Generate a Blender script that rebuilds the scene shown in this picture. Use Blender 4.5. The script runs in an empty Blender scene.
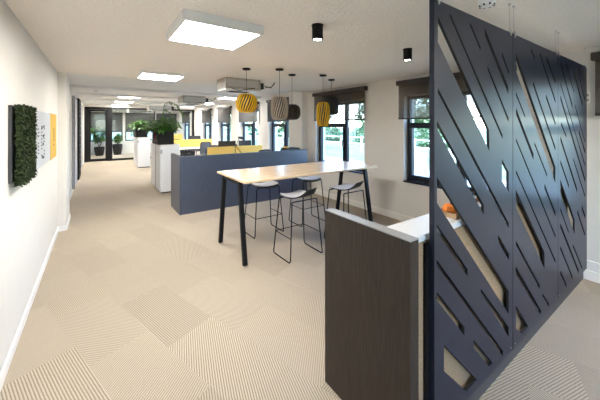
import bpy, bmesh, math, random
from mathutils import Vector, Matrix
random.seed(7)
PI = math.pi
sc = bpy.context.scene
COL = sc.collection

# ------------------------------------------------------------------ materials
MATS = {}
def mat(name, col, rough=.6, metal=0., spec=.5, **kw):
    if name in MATS: return MATS[name]
    m = bpy.data.materials.new(name); m.use_nodes = True
    b = m.node_tree.nodes['Principled BSDF']
    b.inputs['Base Color'].default_value = (*col, 1)
    b.inputs['Roughness'].default_value = rough
    b.inputs['Metallic'].default_value = metal
    b.inputs['Specular IOR Level'].default_value = spec
    nt = m.node_tree; N = nt.nodes.new; L = nt.links.new
    tc = N('ShaderNodeTexCoord')
    ns = N('ShaderNodeTexNoise'); ns.inputs['Scale'].default_value = kw.get('scale', 30)
    ns.inputs['Detail'].default_value = 4
    mp = N('ShaderNodeMapping'); mp.inputs['Scale'].default_value = kw.get('stretch', (1, 1, 1))
    L(tc.outputs['Object'], mp.inputs['Vector']); L(mp.outputs[0], ns.inputs['Vector'])
    rp = N('ShaderNodeValToRGB')
    v = kw.get('var', .06)
    c2 = kw.get('col2')
    if c2 is None:
        a = tuple(c * (1 - v) for c in col); c = tuple(min(1, c * (1 + v)) for c in col)
    else: a, c = col, c2
    rp.color_ramp.elements[0].position = kw.get('p0', .35); rp.color_ramp.elements[0].color = (*a, 1)
    rp.color_ramp.elements[1].position = kw.get('p1', .65); rp.color_ramp.elements[1].color = (*c, 1)
    L(ns.outputs['Fac'], rp.inputs['Fac']); L(rp.outputs[0], b.inputs['Base Color'])
    if kw.get('bump'):
        bp = N('ShaderNodeBump'); bp.inputs['Strength'].default_value = kw['bump']
        bp.inputs['Distance'].default_value = kw.get('bdist', .01)
        L(ns.outputs['Fac'], bp.inputs['Height']); L(bp.outputs[0], b.inputs['Normal'])
    if kw.get('sss'):
        b.inputs['Subsurface Weight'].default_value = kw['sss']
    MATS[name] = m; return m
def emit(name, col, s):
    m = bpy.data.materials.new(name); m.use_nodes = True
    nt = m.node_tree; nt.nodes.clear()
    o = nt.nodes.new('ShaderNodeOutputMaterial'); e = nt.nodes.new('ShaderNodeEmission')
    e.inputs[0].default_value = (*col, 1); e.inputs[1].default_value = s
    nt.links.new(e.outputs[0], o.inputs[0]); return m
def glassmat(name, tint=(.93, .97, .97), refl=1.0):
    m = bpy.data.materials.new(name); m.use_nodes = True
    nt = m.node_tree; nt.nodes.clear(); N = nt.nodes.new; L = nt.links.new
    o = N('ShaderNodeOutputMaterial'); t = N('ShaderNodeBsdfTransparent'); g = N('ShaderNodeBsdfGlossy')
    t.inputs[0].default_value = (*tint, 1); g.inputs['Roughness'].default_value = .01
    fr = N('ShaderNodeFresnel'); fr.inputs[0].default_value = 1.45
    mx = N('ShaderNodeMixShader'); mu = N('ShaderNodeMath'); mu.operation = 'MULTIPLY'; mu.inputs[1].default_value = refl
    L(fr.outputs[0], mu.inputs[0])
    ge = N('ShaderNodeNewGeometry'); iv = N('ShaderNodeMath'); iv.operation = 'SUBTRACT'; iv.inputs[0].default_value = 1; L(ge.outputs['Backfacing'], iv.inputs[1])
    m3 = N('ShaderNodeMath'); m3.operation = 'MULTIPLY'; L(mu.outputs[0], m3.inputs[0]); L(iv.outputs[0], m3.inputs[1]); L(m3.outputs[0], mx.inputs[0]); L(t.outputs[0], mx.inputs[1]); L(g.outputs[0], mx.inputs[2])
    L(mx.outputs[0], o.inputs[0]); return m
def blindmat(name, col, see=.3):
    m = bpy.data.materials.new(name); m.use_nodes = True
    nt = m.node_tree; nt.nodes.clear(); N = nt.nodes.new; L = nt.links.new
    o = N('ShaderNodeOutputMaterial'); t = N('ShaderNodeBsdfTransparent'); d = N('ShaderNodeBsdfDiffuse'); tl = N('ShaderNodeBsdfTranslucent')
    tc = N('ShaderNodeTexCoord'); ns = N('ShaderNodeTexNoise'); ns.inputs['Scale'].default_value = 300
    L(tc.outputs['Object'], ns.inputs['Vector'])
    cr = N('ShaderNodeValToRGB'); cr.color_ramp.elements[0].color = (*[c * .85 for c in col], 1); cr.color_ramp.elements[1].color = (*[c * 1.15 for c in col], 1)
    L(ns.outputs['Fac'], cr.inputs[0]); L(cr.outputs[0], d.inputs[0]); L(cr.outputs[0], tl.inputs[0])
    m1 = N('ShaderNodeMixShader'); m1.inputs[0].default_value = .25; L(d.outputs[0], m1.inputs[1]); L(tl.outputs[0], m1.inputs[2])
    m2 = N('ShaderNodeMixShader'); m2.inputs[0].default_value = see; L(m1.outputs[0], m2.inputs[1]); L(t.outputs[0], m2.inputs[2])
    L(m2.outputs[0], o.inputs[0]); return m
def carpetmat():
    m = bpy.data.materials.new('carpet'); m.use_nodes = True
    nt = m.node_tree; N = nt.nodes.new; L = nt.links.new; b = nt.nodes['Principled BSDF']
    b.inputs['Roughness'].default_value = .9; b.inputs['Specular IOR Level'].default_value = .15
    def math_(op, a, bb=None, c=None):
        n = N('ShaderNodeMath'); n.operation = op
        for i, v in enumerate((a, bb, c)):
            if v is None: continue
            if isinstance(v, (int, float)): n.inputs[i].default_value = v
            else: L(v, n.inputs[i])
        return n.outputs[0]
    tc = N('ShaderNodeTexCoord')
    sp = N('ShaderNodeSeparateXYZ'); L(tc.outputs['Object'], sp.inputs[0])
    X_, Y_ = sp.outputs[0], sp.outputs[1]
    ua = math_('FLOOR', math_('MULTIPLY_ADD', math_('MULTIPLY_ADD', Y_, .32, X_), 1 / .46, 3.3))
    va = math_('FLOOR', math_('ADD', math_('MULTIPLY_ADD', math_('MULTIPLY_ADD', X_, -.45, Y_), 1 / .95, .4), math_('MULTIPLY', ua, .37)))
    cb = N('ShaderNodeCombineXYZ'); L(ua, cb.inputs[0]); L(va, cb.inputs[1])
    wn = N('ShaderNodeTexWhiteNoise'); wn.noise_dimensions = '2D'; L(cb.outputs[0], wn.inputs['Vector'])
    sx = N('ShaderNodeSeparateColor'); L(wn.outputs['Color'], sx.inputs[0])
    q = math_('ROUND', math_('MULTIPLY', sx.outputs[0], 6)); ang = math_('ADD', math_('MULTIPLY', q, PI / 6), .3)
    co = math_('COSINE', ang); si = math_('SINE', ang)
    u = math_('ADD', math_('MULTIPLY', sp.outputs[0], co), math_('MULTIPLY', sp.outputs[1], si))
    ns = N('ShaderNodeTexNoise'); ns.inputs['Scale'].default_value = 40; L(tc.outputs['Object'], ns.inputs['Vector'])
    u2 = math_('ADD', math_('MULTIPLY', u, 2 * PI / .0165), math_('MULTIPLY', ns.outputs['Fac'], 2.2))
    st = math_('MULTIPLY_ADD', math_('SINE', u2), .5, .5)
    fine = N('ShaderNodeTexNoise'); fine.inputs['Scale'].default_value = 260; L(tc.outputs['Object'], fine.inputs['Vector'])
    f = math_('ADD', math_('MULTIPLY', math_('POWER', st, 1.6), .62), math_('MULTIPLY', fine.outputs['Fac'], .4))
    amp = math_('MULTIPLY_ADD', sx.outputs[1], .55, .62)
    f = math_('MULTIPLY_ADD', math_('SUBTRACT', f, .45), amp, .45)
    cr = N('ShaderNodeValToRGB'); e = cr.color_ramp.elements
    e[0].position = 0; e[0].color = (.58, .505, .405, 1); e[1].position = .92; e[1].color = (.20, .155, .105, 1)
    L(f, cr.inputs[0])
    hs = N('ShaderNodeHueSaturation'); L(cr.outputs[0], hs.inputs['Color']); L(math_('MULTIPLY_ADD', sx.outputs[2], .13, .935), hs.inputs['Value'])
    L(hs.outputs[0], b.inputs['Base Color'])
    bp = N('ShaderNodeBump'); bp.inputs['Strength'].default_value = .5; bp.inputs['Distance'].default_value = .004
    bp.invert = True; L(f, bp.inputs['Height']); L(bp.outputs[0], b.inputs['Normal'])
    return m

M = dict(
    wall=mat('wall_paint', (.71, .685, .64), .75, var=.01, scale=8, bump=.05, bdist=.003),
    ceil=mat('rough_ceiling', (.88, .83, .77), .85, var=.04, scale=42, bump=.5, bdist=.02),
    ceil2=mat('far_ceiling', (.86, .85, .84), .85, var=.02, scale=10, bump=.1),
    white=mat('white_paint', (.82, .82, .82), .4, var=.01),
    base=mat('baseboard', (.82, .80, .76), .5, var=.01),
    carpet=carpetmat(),
    black=mat('black_metal', (.007, .007, .008), .5, spec=.2, var=.1),
    wframe=mat('window_frame', (.012, .017, .026), .45, spec=.3, var=.05),
    felt=mat('pressed_felt', (.008, .012, .028), .36, col2=(.050, .062, .095), p0=.60, p1=.72, scale=150, bump=.18, bdist=.002, spec=.36),
    feltedge=mat('felt_edge', (.010, .010, .011), .8),
    alu=mat('aluminium', (.6, .6, .6), .35, metal=1, var=.04),
    post=mat('grey_post', (.055, .055, .058), .45, var=.05),
    darkwood=mat('dark_wood', (.026, .019, .015), .45, col2=(.050, .037, .029), scale=9, stretch=(14, 14, .9), p0=.3, p1=.75, spec=.25),
    bluelit_wood=mat('wood_with_blue_daylight', (.044, .056, .088), .36, col2=(.066, .082, .122), scale=9, stretch=(14, 14, .9), p0=.3, p1=.75, spec=.6),  # dark wood with the blue of reflected window light mixed into its colour
    edgetop=mat('pale_edge', (.33, .33, .33), .35, var=.02),
    speck=mat('speckled_board', (.22, .135, .075), .75, col2=(.42, .29, .17), scale=160, p0=.38, p1=.55),
    worktop=mat('white_worktop', (.86, .86, .86), .3, var=.01),
    oak=mat('oak', (.64, .43, .25), .26, col2=(.80, .60, .38), scale=5, stretch=(.8, 12, 1), spec=.75),
    seatf=mat('grey_fabric', (.60, .61, .64), .7, var=.1, scale=200),
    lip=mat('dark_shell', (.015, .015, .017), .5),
    yel=mat('mustard', (.72, .42, .008), .55, var=.08),
    yelp=mat('yellow_panel', (.88, .53, .11), .7, var=.03),
    taupe=mat('taupe_wood', (.34, .28, .22), .55, var=.1),
    brown=mat('dark_brown_wood', (.05, .038, .03), .55, var=.1),
    blk=mat('black_wood', (.02, .017, .019), .5, var=.1),
    cass=mat('blind_cassette', (.035, .028, .024), .5, var=.05),
    blind=blindmat('blind_fabric', (.14, .112, .09), .45),
    blindg=blindmat('blind_fabric_grey', (.12, .113, .105), .15),
    glass=glassmat('glass'), glass2=glassmat('partition_glass', (.95, .97, .97)),
    steel=mat('galvanised', (.46, .44, .40), .42, metal=.35, var=.15, scale=14),
    leaf=mat('leaf', (.03, .10, .014), .5, col2=(.11, .25, .04), scale=14),
    leafd=mat('leaf_dark', (.03, .09, .015), .5, col2=(.09, .20, .035), scale=14),
    moss=mat('moss_green', (.008, .016, .004), .95, col2=(.040, .060, .014), scale=38),
    soil=mat('soil', (.03, .02, .015), .9),
    pot=mat('black_planter', (.008, .008, .008), .6, spec=.25),
    red=mat('red_leaf', (.16, .03, .02), .5),
    panelw=mat('pale_panel', (.50, .52, .56), .5, var=.01),
    yelm=mat('wall_panel_yellow', (.60, .36, .03), .6, var=.03),
    orange=mat('orange_skin', (.85, .25, .03), .45, var=.08),
    tan=mat('tan_wood', (.50, .33, .18), .5, var=.15, stretch=(1, 14, 1)),
    chairg=mat('chair_mesh', (.10, .115, .14), .6, var=.1, scale=200),
    chairb=mat('chair_black', (.02, .022, .026), .5),
    desk=mat('desk_top', (.78, .77, .75), .4, var=.02),
    grey=mat('grey_felt', (.40, .40, .43), .85, var=.12, scale=12),
    screen=mat('monitor_screen', (.02, .022, .03), .2),
    grass=mat('lawn', (.13, .18, .08), .9, col2=(.22, .26, .14), scale=1.2),
    tree=mat('tree_leaf', (.05, .11, .04), .8, col2=(.14, .24, .10), scale=3),
    bark=mat('bark', (.10, .075, .05), .9),
    path=mat('paving', (.5, .48, .45), .85),
    gwhite=mat('garden_white', (.8, .8, .8), .4),
    lamp=emit('panel_light', (1, .96, .91), 29.0),
    bulb=emit('spot_light', (1, .9, .75), 14.0),
)
# ------------------------------------------------------------------ mesh helpers
class MB:
    def __init__(s): s.bm = bmesh.new()
    def box(s, x0, x1, y0, y1, z0, z1, M4=None):
        vs = [s.bm.verts.new((x, y, z)) for x in (x0, x1) for y in (y0, y1) for z in (z0, z1)]
        for f in ((0,1,3,2),(4,6,7,5),(0,4,5,1),(2,3,7,6),(0,2,6,4),(1,5,7,3)):
            s.bm.faces.new([vs[i] for i in f])
        if M4 is not None:
            for v in vs: v.co = M4 @ v.co
        return s
    def tube(s, pts, r, n=8, caps=True):
        pts = [Vector(p) for p in pts]; rs = r if isinstance(r, (list, tuple)) else [r] * len(pts)
        rings = []; up = None
        for i, p in enumerate(pts):
            a = pts[max(i - 1, 0)]; b = pts[min(i + 1, len(pts) - 1)]
            t = (b - a).normalized()
            if up is None: up = Vector((0, 0, 1)) if abs(t.z) < .9 else Vector((1, 0, 0))
            e1 = (up - t * up.dot(t)).normalized(); e2 = t.cross(e1); up = e1
            rings.append([s.bm.verts.new(p + (e1 * math.cos(2*PI*k/n) + e2 * math.sin(2*PI*k/n)) * rs[i]) for k in range(n)])
        for a, b in zip(rings, rings[1:]):
            for k in range(n): s.bm.faces.new((a[k], a[(k+1) % n], b[(k+1) % n], b[k]))
        if caps: s.bm.faces.new(rings[0][::-1]); s.bm.faces.new(rings[-1])
        return s
    def lathe(s, prof, n=24, c=(0, 0, 0), cap=True):
        rings = [[s.bm.verts.new((c[0] + r*math.cos(2*PI*k/n), c[1] + r*math.sin(2*PI*k/n), c[2] + z)) for k in range(n)] for r, z in prof]
        for a, b in zip(rings, rings[1:]):
            for k in range(n): s.bm.faces.new((a[k], a[(k+1) % n], b[(k+1) % n], b[k]))
        if cap:
            s.bm.faces.new(rings[0][::-1]); s.bm.faces.new(rings[-1])
        return s
    def beam(s, a, b, w, d, ax=(0, 0, 1)):
        """rectangular bar from a to b, w along horizontal side, d across"""
        a = Vector(a); b = Vector(b); t = (b - a).normalized(); ax = Vector(ax)
        e1 = (ax - t * ax.dot(t)).normalized(); e2 = t.cross(e1)
        vs = [s.bm.verts.new(p + e1 * i * w / 2 + e2 * j * d / 2) for p in (a, b) for i in (-1, 1) for j in (-1, 1)]
        for f in ((0,1,3,2),(4,6,7,5),(0,4,5,1),(2,3,7,6),(0,2,6,4),(1,5,7,3)): s.bm.faces.new([vs[i] for i in f])
        return s
    def leaf(s, p, d, L_, w, droop=.3, fold=.15):
        p = Vector(p); d = Vector(d).normalized()
        side = d.cross(Vector((0, 0, 1)))
        if side.length < .05: side = Vector((1, 0, 0))
        side.normalize(); up = side.cross(d)
        seg = [(0, .12), (.3, .9), (.6, 1), (.85, .55), (1, .03)]
        rows = []
        for t, ww in seg:
            c = p + d * L_ * t + Vector((0, 0, -1)) * droop * L_ * t * t
            rows.append((s.bm.verts.new(c - side * w * ww / 2 + up * fold * w * ww), s.bm.verts.new(c), s.bm.verts.new(c + side * w * ww / 2 + up * fold * w * ww)))
        for a, b in zip(rows, rows[1:]):
            s.bm.faces.new((a[0], a[1], b[1], b[0])); s.bm.faces.new((a[1], a[2], b[2], b[1]))
        return s
    def build(s, name, m, parent=None, loc=None, smooth=False, bevel=0, seg=2):
        bmesh.ops.recalc_face_normals(s.bm, faces=s.bm.faces)
        me = bpy.data.meshes.new(name); s.bm.to_mesh(me); s.bm.free()
        o = bpy.data.objects.new(name, me); COL.objects.link(o)
        me.materials.append(M[m] if isinstance(m, str) else m)
        if smooth:
            for f in me.polygons: f.use_smooth = True
            try: me.set_sharp_from_angle(angle=math.radians(40))
            except Exception: pass
        if bevel:
            bv = o.modifiers.new('bevel', 'BEVEL'); bv.width = bevel; bv.segments = seg; bv.limit_method = 'ANGLE'
        if parent is not None: o.parent = parent
        if loc: o.location = loc
        return o
def bx(*a): return MB().box(*a)
def tag(o, label, cat, group=None, kind=None):
    o['label'] = label; o['category'] = cat
    if group: o['group'] = group
    if kind: o['kind'] = kind
    return o
def thing(name, label, cat, loc=(0, 0, 0), rz=0, group=None):
    o = bpy.data.objects.new(name, None); COL.objects.link(o)
    o.location = loc; o.rotation_euler = (0, 0, rz); o.empty_display_size = .1
    return tag(o, label, cat, group)
def struct(name, mb, m, parent=None, **k):
    o = mb.build(name, m, parent, **k)
    if parent is None: o['kind'] = 'structure'
    return o
def sempty(name, loc=(0, 0, 0)):
    o = bpy.data.objects.new(name, None); COL.objects.link(o); o.location = loc; o['kind'] = 'structure'; o.empty_display_size = .1
    return o
def copy_tree(o, parent=None):
    c = o.copy(); COL.objects.link(c)
    if parent is not None: c.parent = parent
    for ch in [x for x in list(COL.objects) if x.parent == o]: copy_tree(ch, c)
    return c
def dup(root, loc, rz, label, group=None):
    c = copy_tree(root); c.location = loc; c.rotation_euler = (0, 0, rz); c['label'] = label
    if group: c['group'] = group
    return c

# ------------------------------------------------------------------ dimensions
XL, XR, ZC, ZC2 = -.534, 4.58, 2.62, 2.72
YB, YE, YG, YF = -3.2, 6.22, 16.92, 20.9      # back, ceiling step, glass wall, far wall
XO = 4.90                                     # outside face of the window wall
ZS, ZH = .74, 2.27                            # window sill, head
# ------------------------------------------------------------------ shell
struct('floor', bx(XL - .3, XO, YB - .2, YF + .3, -.2, 0), 'carpet')
struct('ceiling', bx(XL - .3, XO, YB - .2, YE, ZC, ZC + .35), 'ceil')
struct('ceiling', bx(XL - .3, XO, YE, YF + .3, ZC2, ZC + .35), 'ceil2')
wl = MB().box(XL - .2, XL, YB, YE + .02, 0, ZC)
wl.box(XL - .2, XL, YE + .02, 7.75, 0, ZC2).box(XL - .2, XL, 8.65, YF, 0, ZC2).box(XL - .2, XL, 7.75, 8.65, 2.15, ZC2).box(XL-.2, XL-.12, 7.75, 8.65, 0, 2.15)
struct('wall_left', wl, 'wall')
struct('trim', bx(XL, -.425, 6.18, 6.95, 0, ZC), 'wall')     # pilaster on the left
struct('trim', bx(4.40, XR, YE, 6.85, 0, ZC), 'wall')          # pilaster on the window side
wb = MB().box(XL - .2, XO, YB - .2, YB, 0, .45).box(XL - .2, XO, YB - .2, YB, 2.35, ZC)
FILL_WIN = [(-.2, 1.8)]  # unseen window added behind the viewpoint for cool fill light
ed = [XL - .2] + [v for q in FILL_WIN for v in q] + [XO]
for a, b in zip(ed[::2], ed[1::2]): wb.box(a, b, YB - .2, YB, .45, 2.35)
struct('wall_back', wb, 'wall')
far = MB()
wins_far = [(-.35, 1.28), (1.42, 3.05), (3.15, 4.4)]
far.box(XL - .2, XO, YF, YF + .25, 0, .76).box(XL - .2, XO, YF, YF + .25, 2.45, ZC2)
ed = [XL - .2] + [v for w in wins_far for v in w] + [XO]
for a, b in zip(ed[::2], ed[1::2]): far.box(a, b, YF, YF + .25, .76, 2.45)
struct('wall_far', far, 'wall')
# window wall
W = [(.70, -.92, 'near the right edge'), (3.26, 1.62, ''), (5.86, 4.22, ''), (8.33, 6.88, ''), (10.66, 9.10, ''), (13.1, 11.6, ''), (15.6, 14.1, ''), (19.9, 18.2, '')]
wr = MB()
wr.box(XR, XO, YB, YF, 0, ZS).box(XR, XO, YB, YE, ZH, ZC).box(XR, XO, YE, YF, ZH, ZC2)
ys = [YB]
for a, b, _ in W: ys += [b, a]
ys.append(YF)
for a, b in zip(ys[::2], ys[1::2]): wr.box(XR, XO, a, b, ZS, ZH)
struct('wall_right', wr, 'wall')
# low duct / skirting
struct('baseboard_right', MB().box(XR - .035, XR, YB, YE, 0, .105).box(XR - .02, XR, YB, YE, .105, .115), 'base')
struct('baseboard_right', MB().box(XR - .02, XR, YE + .65, YG, 0, .11), 'base')
struct('trim', bx(XR - .03, XR, -2.8, .9, .115, .215), 'base', bevel=.004)
struct('baseboard_left', bx(XL, XL + .014, YB, 6.18, 0, .085), 'base', bevel=.003)
struct('baseboard_left', MB().box(XL, -.411, 6.166, 6.18, 0, .085).box(-.425, -.411, 6.18, 6.95, 0, .085), 'base')
struct('baseboard_left', bx(XL, XL + .014, 8.75, YG, 0, .085), 'base')
# shallow ceiling beams of the far bay
for k, y in enumerate((8.9, 10.9, 13.1, 15.2)):
    struct('trim', bx(XL, XR, y, y + .22, ZC2 - .06, ZC2), 'ceil2')

# windows
for i, (a, b, _) in enumerate(W):
    w = sempty('window_%d' % (i + 1), (4.72, (a + b) / 2, ZS))
    y1 = a - w.location.y; y0 = b - w.location.y; H = ZH - ZS; t = .055
    f = MB()
    f.box(-.035, .035, y0, y0 + t, 0, H).box(-.035, .035, y1 - t, y1, 0, H).box(-.035, .035, y0, y1, 0, t).box(-.035, .035, y0, y1, H - t, H)
    ym = y1 - (y1 - y0) * .60
    f.box(-.035, .035, ym - .04, ym + .04, t, H - t)
    f.build('frame', 'wframe', w, bevel=.003)
    zt = 1.00
    s = MB()
    s.box(-.055, .02, y1 - t - .05, y1 - t, t, zt).box(-.055, .02, ym + .04, ym + .085, t, zt)
    s.box(-.055, .02, ym + .085, y1 - t - .05, t, t + .05).box(-.055, .02, ym + .085, y1 - t - .05, zt - .05, zt)
    s.box(-.035, .035, ym + .04, y1 - t, zt, zt + .05)
    sh = s.build('sash', 'wframe', w, bevel=.003)
    hd = MB().box(-.075, -.055, ym + .05, ym + .075, .5, .62).box(-.1, -.075, ym + .055, ym + .07, .51, .64).build('handle', 'alu', sh)
    MB().box(-.004, .004, ym + .085, y1 - t - .05, t + .05, zt - .05).build('pane', 'glass', w)
    MB().box(-.004, .004, ym + .04, y1 - t, zt + .05, H - t).build('pane', 'glass', w)
    MB().box(-.004, .004, y0 + t, ym - .04, t, H - t).build('pane', 'glass', w)
    MB().box(-.17, -.035, y0, y1, -.022, 0).build('sill', 'wframe', w, bevel=.003)
for i, (a, b) in enumerate(wins_far):
    w = sempty('window_%d' % (i + 9), ((a + b) / 2, YF + .12, .76))
    x0 = a - w.location.x; x1 = -x0; H = 1.69; t = .06
    MB().box(x0, x0 + t, -.035, .035, 0, H).box(x1 - t, x1, -.035, .035, 0, H).box(x0, x1, -.035, .035, 0, t).box(x0, x1, -.035, .035, H - t, H).box(-.04, .04, -.035, .035, t, H - t).build('frame', 'wframe', w)
    MB().box(x0 + t, -.04, -.004, .004, t, H - t).build('pane', 'glass', w)
    MB().box(.04, x1 - t, -.004, .004, t, H - t).build('pane', 'glass', w)

for i, (a, b) in enumerate(FILL_WIN):  # frame and panes of the added fill window, out of view
    w = sempty('window_%d' % (i + 12), ((a + b) / 2, YB - .1, .45))
    x0 = a - w.location.x; x1 = -x0; H = 1.90; t = .06
    MB().box(x0, x0 + t, -.035, .035, 0, H).box(x1 - t, x1, -.035, .035, 0, H).box(x0, x1, -.035, .035, 0, t).box(x0, x1, -.035, .035, H - t, H).box(-.04, .04, -.035, .035, t, H - t).build('frame', 'wframe', w)
    MB().box(x0 + t, -.04, -.004, .004, t, H - t).build('pane', 'glass', w)
    MB().box(.04, x1 - t, -.004, .004, t, H - t).build('pane', 'glass', w)
# glass partition with door
gp = sempty('wall_glass', (0, YG, 0))
f = MB(); h = 2.60
f.box(-.50, -.34, -.05, .05, 0, h).box(.40, .60, -.05, .05, 0, h).box(-.34, .40, -.05, .05, h - .10, h)
f.box(.60, 4.50, -.05, .05, h - .07, h).box(.60, 4.50, -.05, .05, 0, .10).box(4.38, 4.50, -.05, .05, 0, h).box(2.45, 2.50, -.04, .04, .1, h - .07)
f.build('frame', 'black', gp)
MB().box(.60, 2.45, -.005, .005, .1, h - .07).build('pane', 'glass2', gp)
MB().box(2.50, 4.38, -.005, .005, .1, h - .07).build('pane', 'glass2', gp)
struct('trim', MB().box(XL, XR, YG - .05, YG + .05, h, ZC2).box(4.50, XR, YG - .05, YG + .05, 0, h).box(XL, -.50, YG-.05, YG+.05, 0, h), 'wall')
dr = sempty('door_1', (.03, YG, 0))
MB().box(-.37, -.29, -.03, .03, .01, 2.49).box(.29, .37, -.03, .03, .01, 2.49).box(-.29, .29, -.03, .03, .01, .13).box(-.29, .29, -.03, .03, 2.40, 2.49).build('frame', 'black', dr)
MB().box(-.29, .29, -.005, .005, .13, 2.40).build('pane', 'glass2', dr)
MB().box(-.35, -.33, -.09, -.03, 1.03, 1.05).tube([(-.34, -.09, 1.04), (-.22, -.09, 1.04)], .01).build('handle', 'black', dr)
# door on the left wall
dl = sempty('door_2', (XL, 8.2, 0))
MB().box(-.08, -.04, -.40, .40, .01, 2.10).build('leaf', 'grey', dl)
MB().box(-.10, .02, -.45, -.40, 0, 2.15).box(-.10, .02, .40, .45, 0, 2.15).box(-.10, .02, -.40, .40, 2.10, 2.15).build('frame', 'white', dl)
MB().box(-.04, -.01, -.34, -.31, 1.03, 1.06).tube([(-.015, -.325, 1.045), (-.015, -.21, 1.045)], .01).build('handle', 'alu', dl)

# acoustic panels on the far left wall
for y0, y1, m, lab in ((9.45, 10.85, 'grey', 'tall grey fabric panel on the left wall beyond the grey door'), (12.7, 14.2, 'grey', 'grey wall panel nearest the glass door')):
    t_ = thing('wall_panel', lab, 'wall panel', (XL, (y0 + y1) / 2, .1), 0)
    hw = (y1 - y0) / 2
    MB().box(.001, .045, -hw, hw, 0, 2.4).build('board', m, t_, bevel=.006)
    for q in (-hw, hw - .05): MB().box(.045, .055, q, q + .05, 0, 2.4).build('edge_strip', 'post', t_)
t_ = thing('slatted_panel', 'narrow black slatted panel with pale dots on the left wall', 'wall panel', (XL, 11.55, .1))
b_ = MB().box(.001, .03, -.6, .6, 0, 2.45)
b_.build('backing', 'black', t_)
b_ = MB()
for k in range(12): b_.box(.03, .09, -.58 + k * .1, -.54 + k * .1, 0, 2.45)
b_.build('slats', 'black', t_)
b_ = MB()
for k in range(16): b_.box(.09, .095, -.55 + .1 * random.randint(0, 9), -.52 + .4, .1 + k * .15, .14 + k * .15)
b_.build('pale_dots', 'post', t_)

# ------------------------------------------------------------------ blinds
def blind(name, ya, yb, m, lab, grp):
    t = thing(name, lab, 'blind', (XR, (ya + yb) / 2, 2.55), 0, grp)
    hw = (ya - yb) / 2
    MB().box(-.10, -.001, -hw, hw, -.085, 0).build('cassette', 'cass', t, bevel=.006)
    MB().box(-.058, -.056, -hw + .03, hw - .03, -.68, -.08).build('fabric', m, t)
    MB().box(-.068, -.046, -hw + .03, hw - .03, -.70, -.675).build('bottom_bar', 'cass', t)
    return t
BG = 'roller blinds along the window wall'
bl = ['brown roller blind in the corner beyond the right end of the slotted screen', 'brown roller blind partly behind the slotted screen, nearest the screen post',
      'brown roller blind above the window at the end of the bar table', 'grey roller blind directly behind the taupe and dark brown pendants',
      'grey roller blind directly behind the round yellow pendant', 'grey roller blind, second window from the glass partition', 'grey roller blind, the window closest to the glass partition',
      'grey roller blind on the side window inside the room behind the glass']
for i, (a, b, _) in enumerate(W):
    blind('roller_blind', a + (.10 if i < 2 else .03), b - .10, 'blind' if i < 3 else 'blindg', bl[i], BG)
for i, (a, b) in enumerate(wins_far):
    t = thing('roller_blind', ['grey roller blind seen through the glass door', 'grey roller blind at the middle window behind the glass partition', 'grey roller blind at the rightmost window behind the glass partition'][i], 'blind', ((a + b) / 2, YF, 2.5), 0, 'roller blinds in the room behind the glass')
    hw = (b - a) / 2
    MB().box(-hw, hw, -.10, -.001, -.08, 0).build('cassette', 'cass', t)
    MB().box(-hw + .02, hw - .02, -.058, -.056, -1.17, -.08).build('fabric', 'blindg', t)
    MB().box(-hw + .02, hw - .02, -.068, -.046, -1.19, -1.17).build('bottom_bar', 'cass', t)

# ------------------------------------------------------------------ ceiling lights
def panel_light(x, y, z, hgt, lab, hw=.335):
    t = thing('ceiling_light', lab, 'ceiling light', (x, y, z), 0, 'square ceiling panel lights')
    o = hw - .005
    f = MB().box(-hw, hw, -hw, -o + .02, -hgt, 0).box(-hw, hw, o - .02, hw, -hgt, 0).box(-hw, -o + .02, -o + .02, o - .02, -hgt, 0).box(o - .02, hw, -o + .02, o - .02, -hgt, 0)
    f.build('frame', 'white', t, bevel=.002)
    d = o - .02
    MB().box(-d, d, -d, d, -hgt + .004, -hgt + .012).build('diffuser', 'lamp', t)
    return t
panel_light(.86, 2.61, ZC, .08, 'large white square panel light nearest the camera')
panel_light(.90, 5.53, ZC, .05, 'square panel light, the second along the near ceiling')
panel_light(3.3, -1.0, ZC, .08, 'added square fill light behind the viewpoint, nearer the windows')  # unseen lamp added to brighten the floor on the right
for (x, y, l) in ((.90, 11.35, 'panel light above the walkway, first beyond the ceiling step'), (.90, 14.0, 'panel light above the walkway, second beyond the ceiling step'), (.90, 16.3, 'panel light just in front of the glass partition'),
                  (3.85, 9.9, 'panel light behind the round yellow pendant'), (3.9, 12.9, 'panel light above the middle desks'), (3.9, 15.8, 'panel light above the farthest desks'), (.9, 18.9, 'panel light inside the room behind the glass'), (2.9, 19.3, 'added fill panel light inside the room behind the glass, by the windows')):  # last panel added to brighten the room behind the glass
    panel_light(x, y, ZC2 if True else ZC, .035, l)

def spot(x, y, lab):
    t = thing('ceiling_spotlight', lab, 'spotlight', (x, y, ZC), 0, 'black cylinder ceiling spots')
    MB().lathe([(.052, 0), (.052, -.010), (.048, -.012), (.048, -.13), (.040, -.13), (.036, -.105), (.0001, -.10)], 28, cap=False).build('housing', 'black', t, smooth=True)
    MB().lathe([(.0001, -.112), (.035, -.114), (.035, -.126), (.0001, -.131)], 20, cap=False).build('lamp', 'bulb', t)
    return t
spot(1.573, 1.989, 'black cylinder spotlight nearer the large panel light')
spot(2.916, 2.027, 'black cylinder spotlight nearer the window wall')
def detector(x, y, z, lab):
    t = thing('smoke_detector', lab, 'smoke detector', (x, y, z))
    MB().lathe([(.055, 0), (.055, -.02), (.045, -.035), (.0001, -.04)], 24, cap=False).build('body', 'white', t, smooth=True)
    b = MB()
    for k in range(8):
        a = k * PI / 4; b.box(-.006, .006, .034, .05, -.036, -.02, Matrix.Rotation(a, 4, 'Z'))
    b.build('vents', 'black', t)
detector(2.247, 0.924, ZC, 'small white smoke detector on the ceiling above the slotted screen')
detector(-.03, 9.95, ZC2, 'small round detector on the far ceiling above the walkway')

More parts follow.
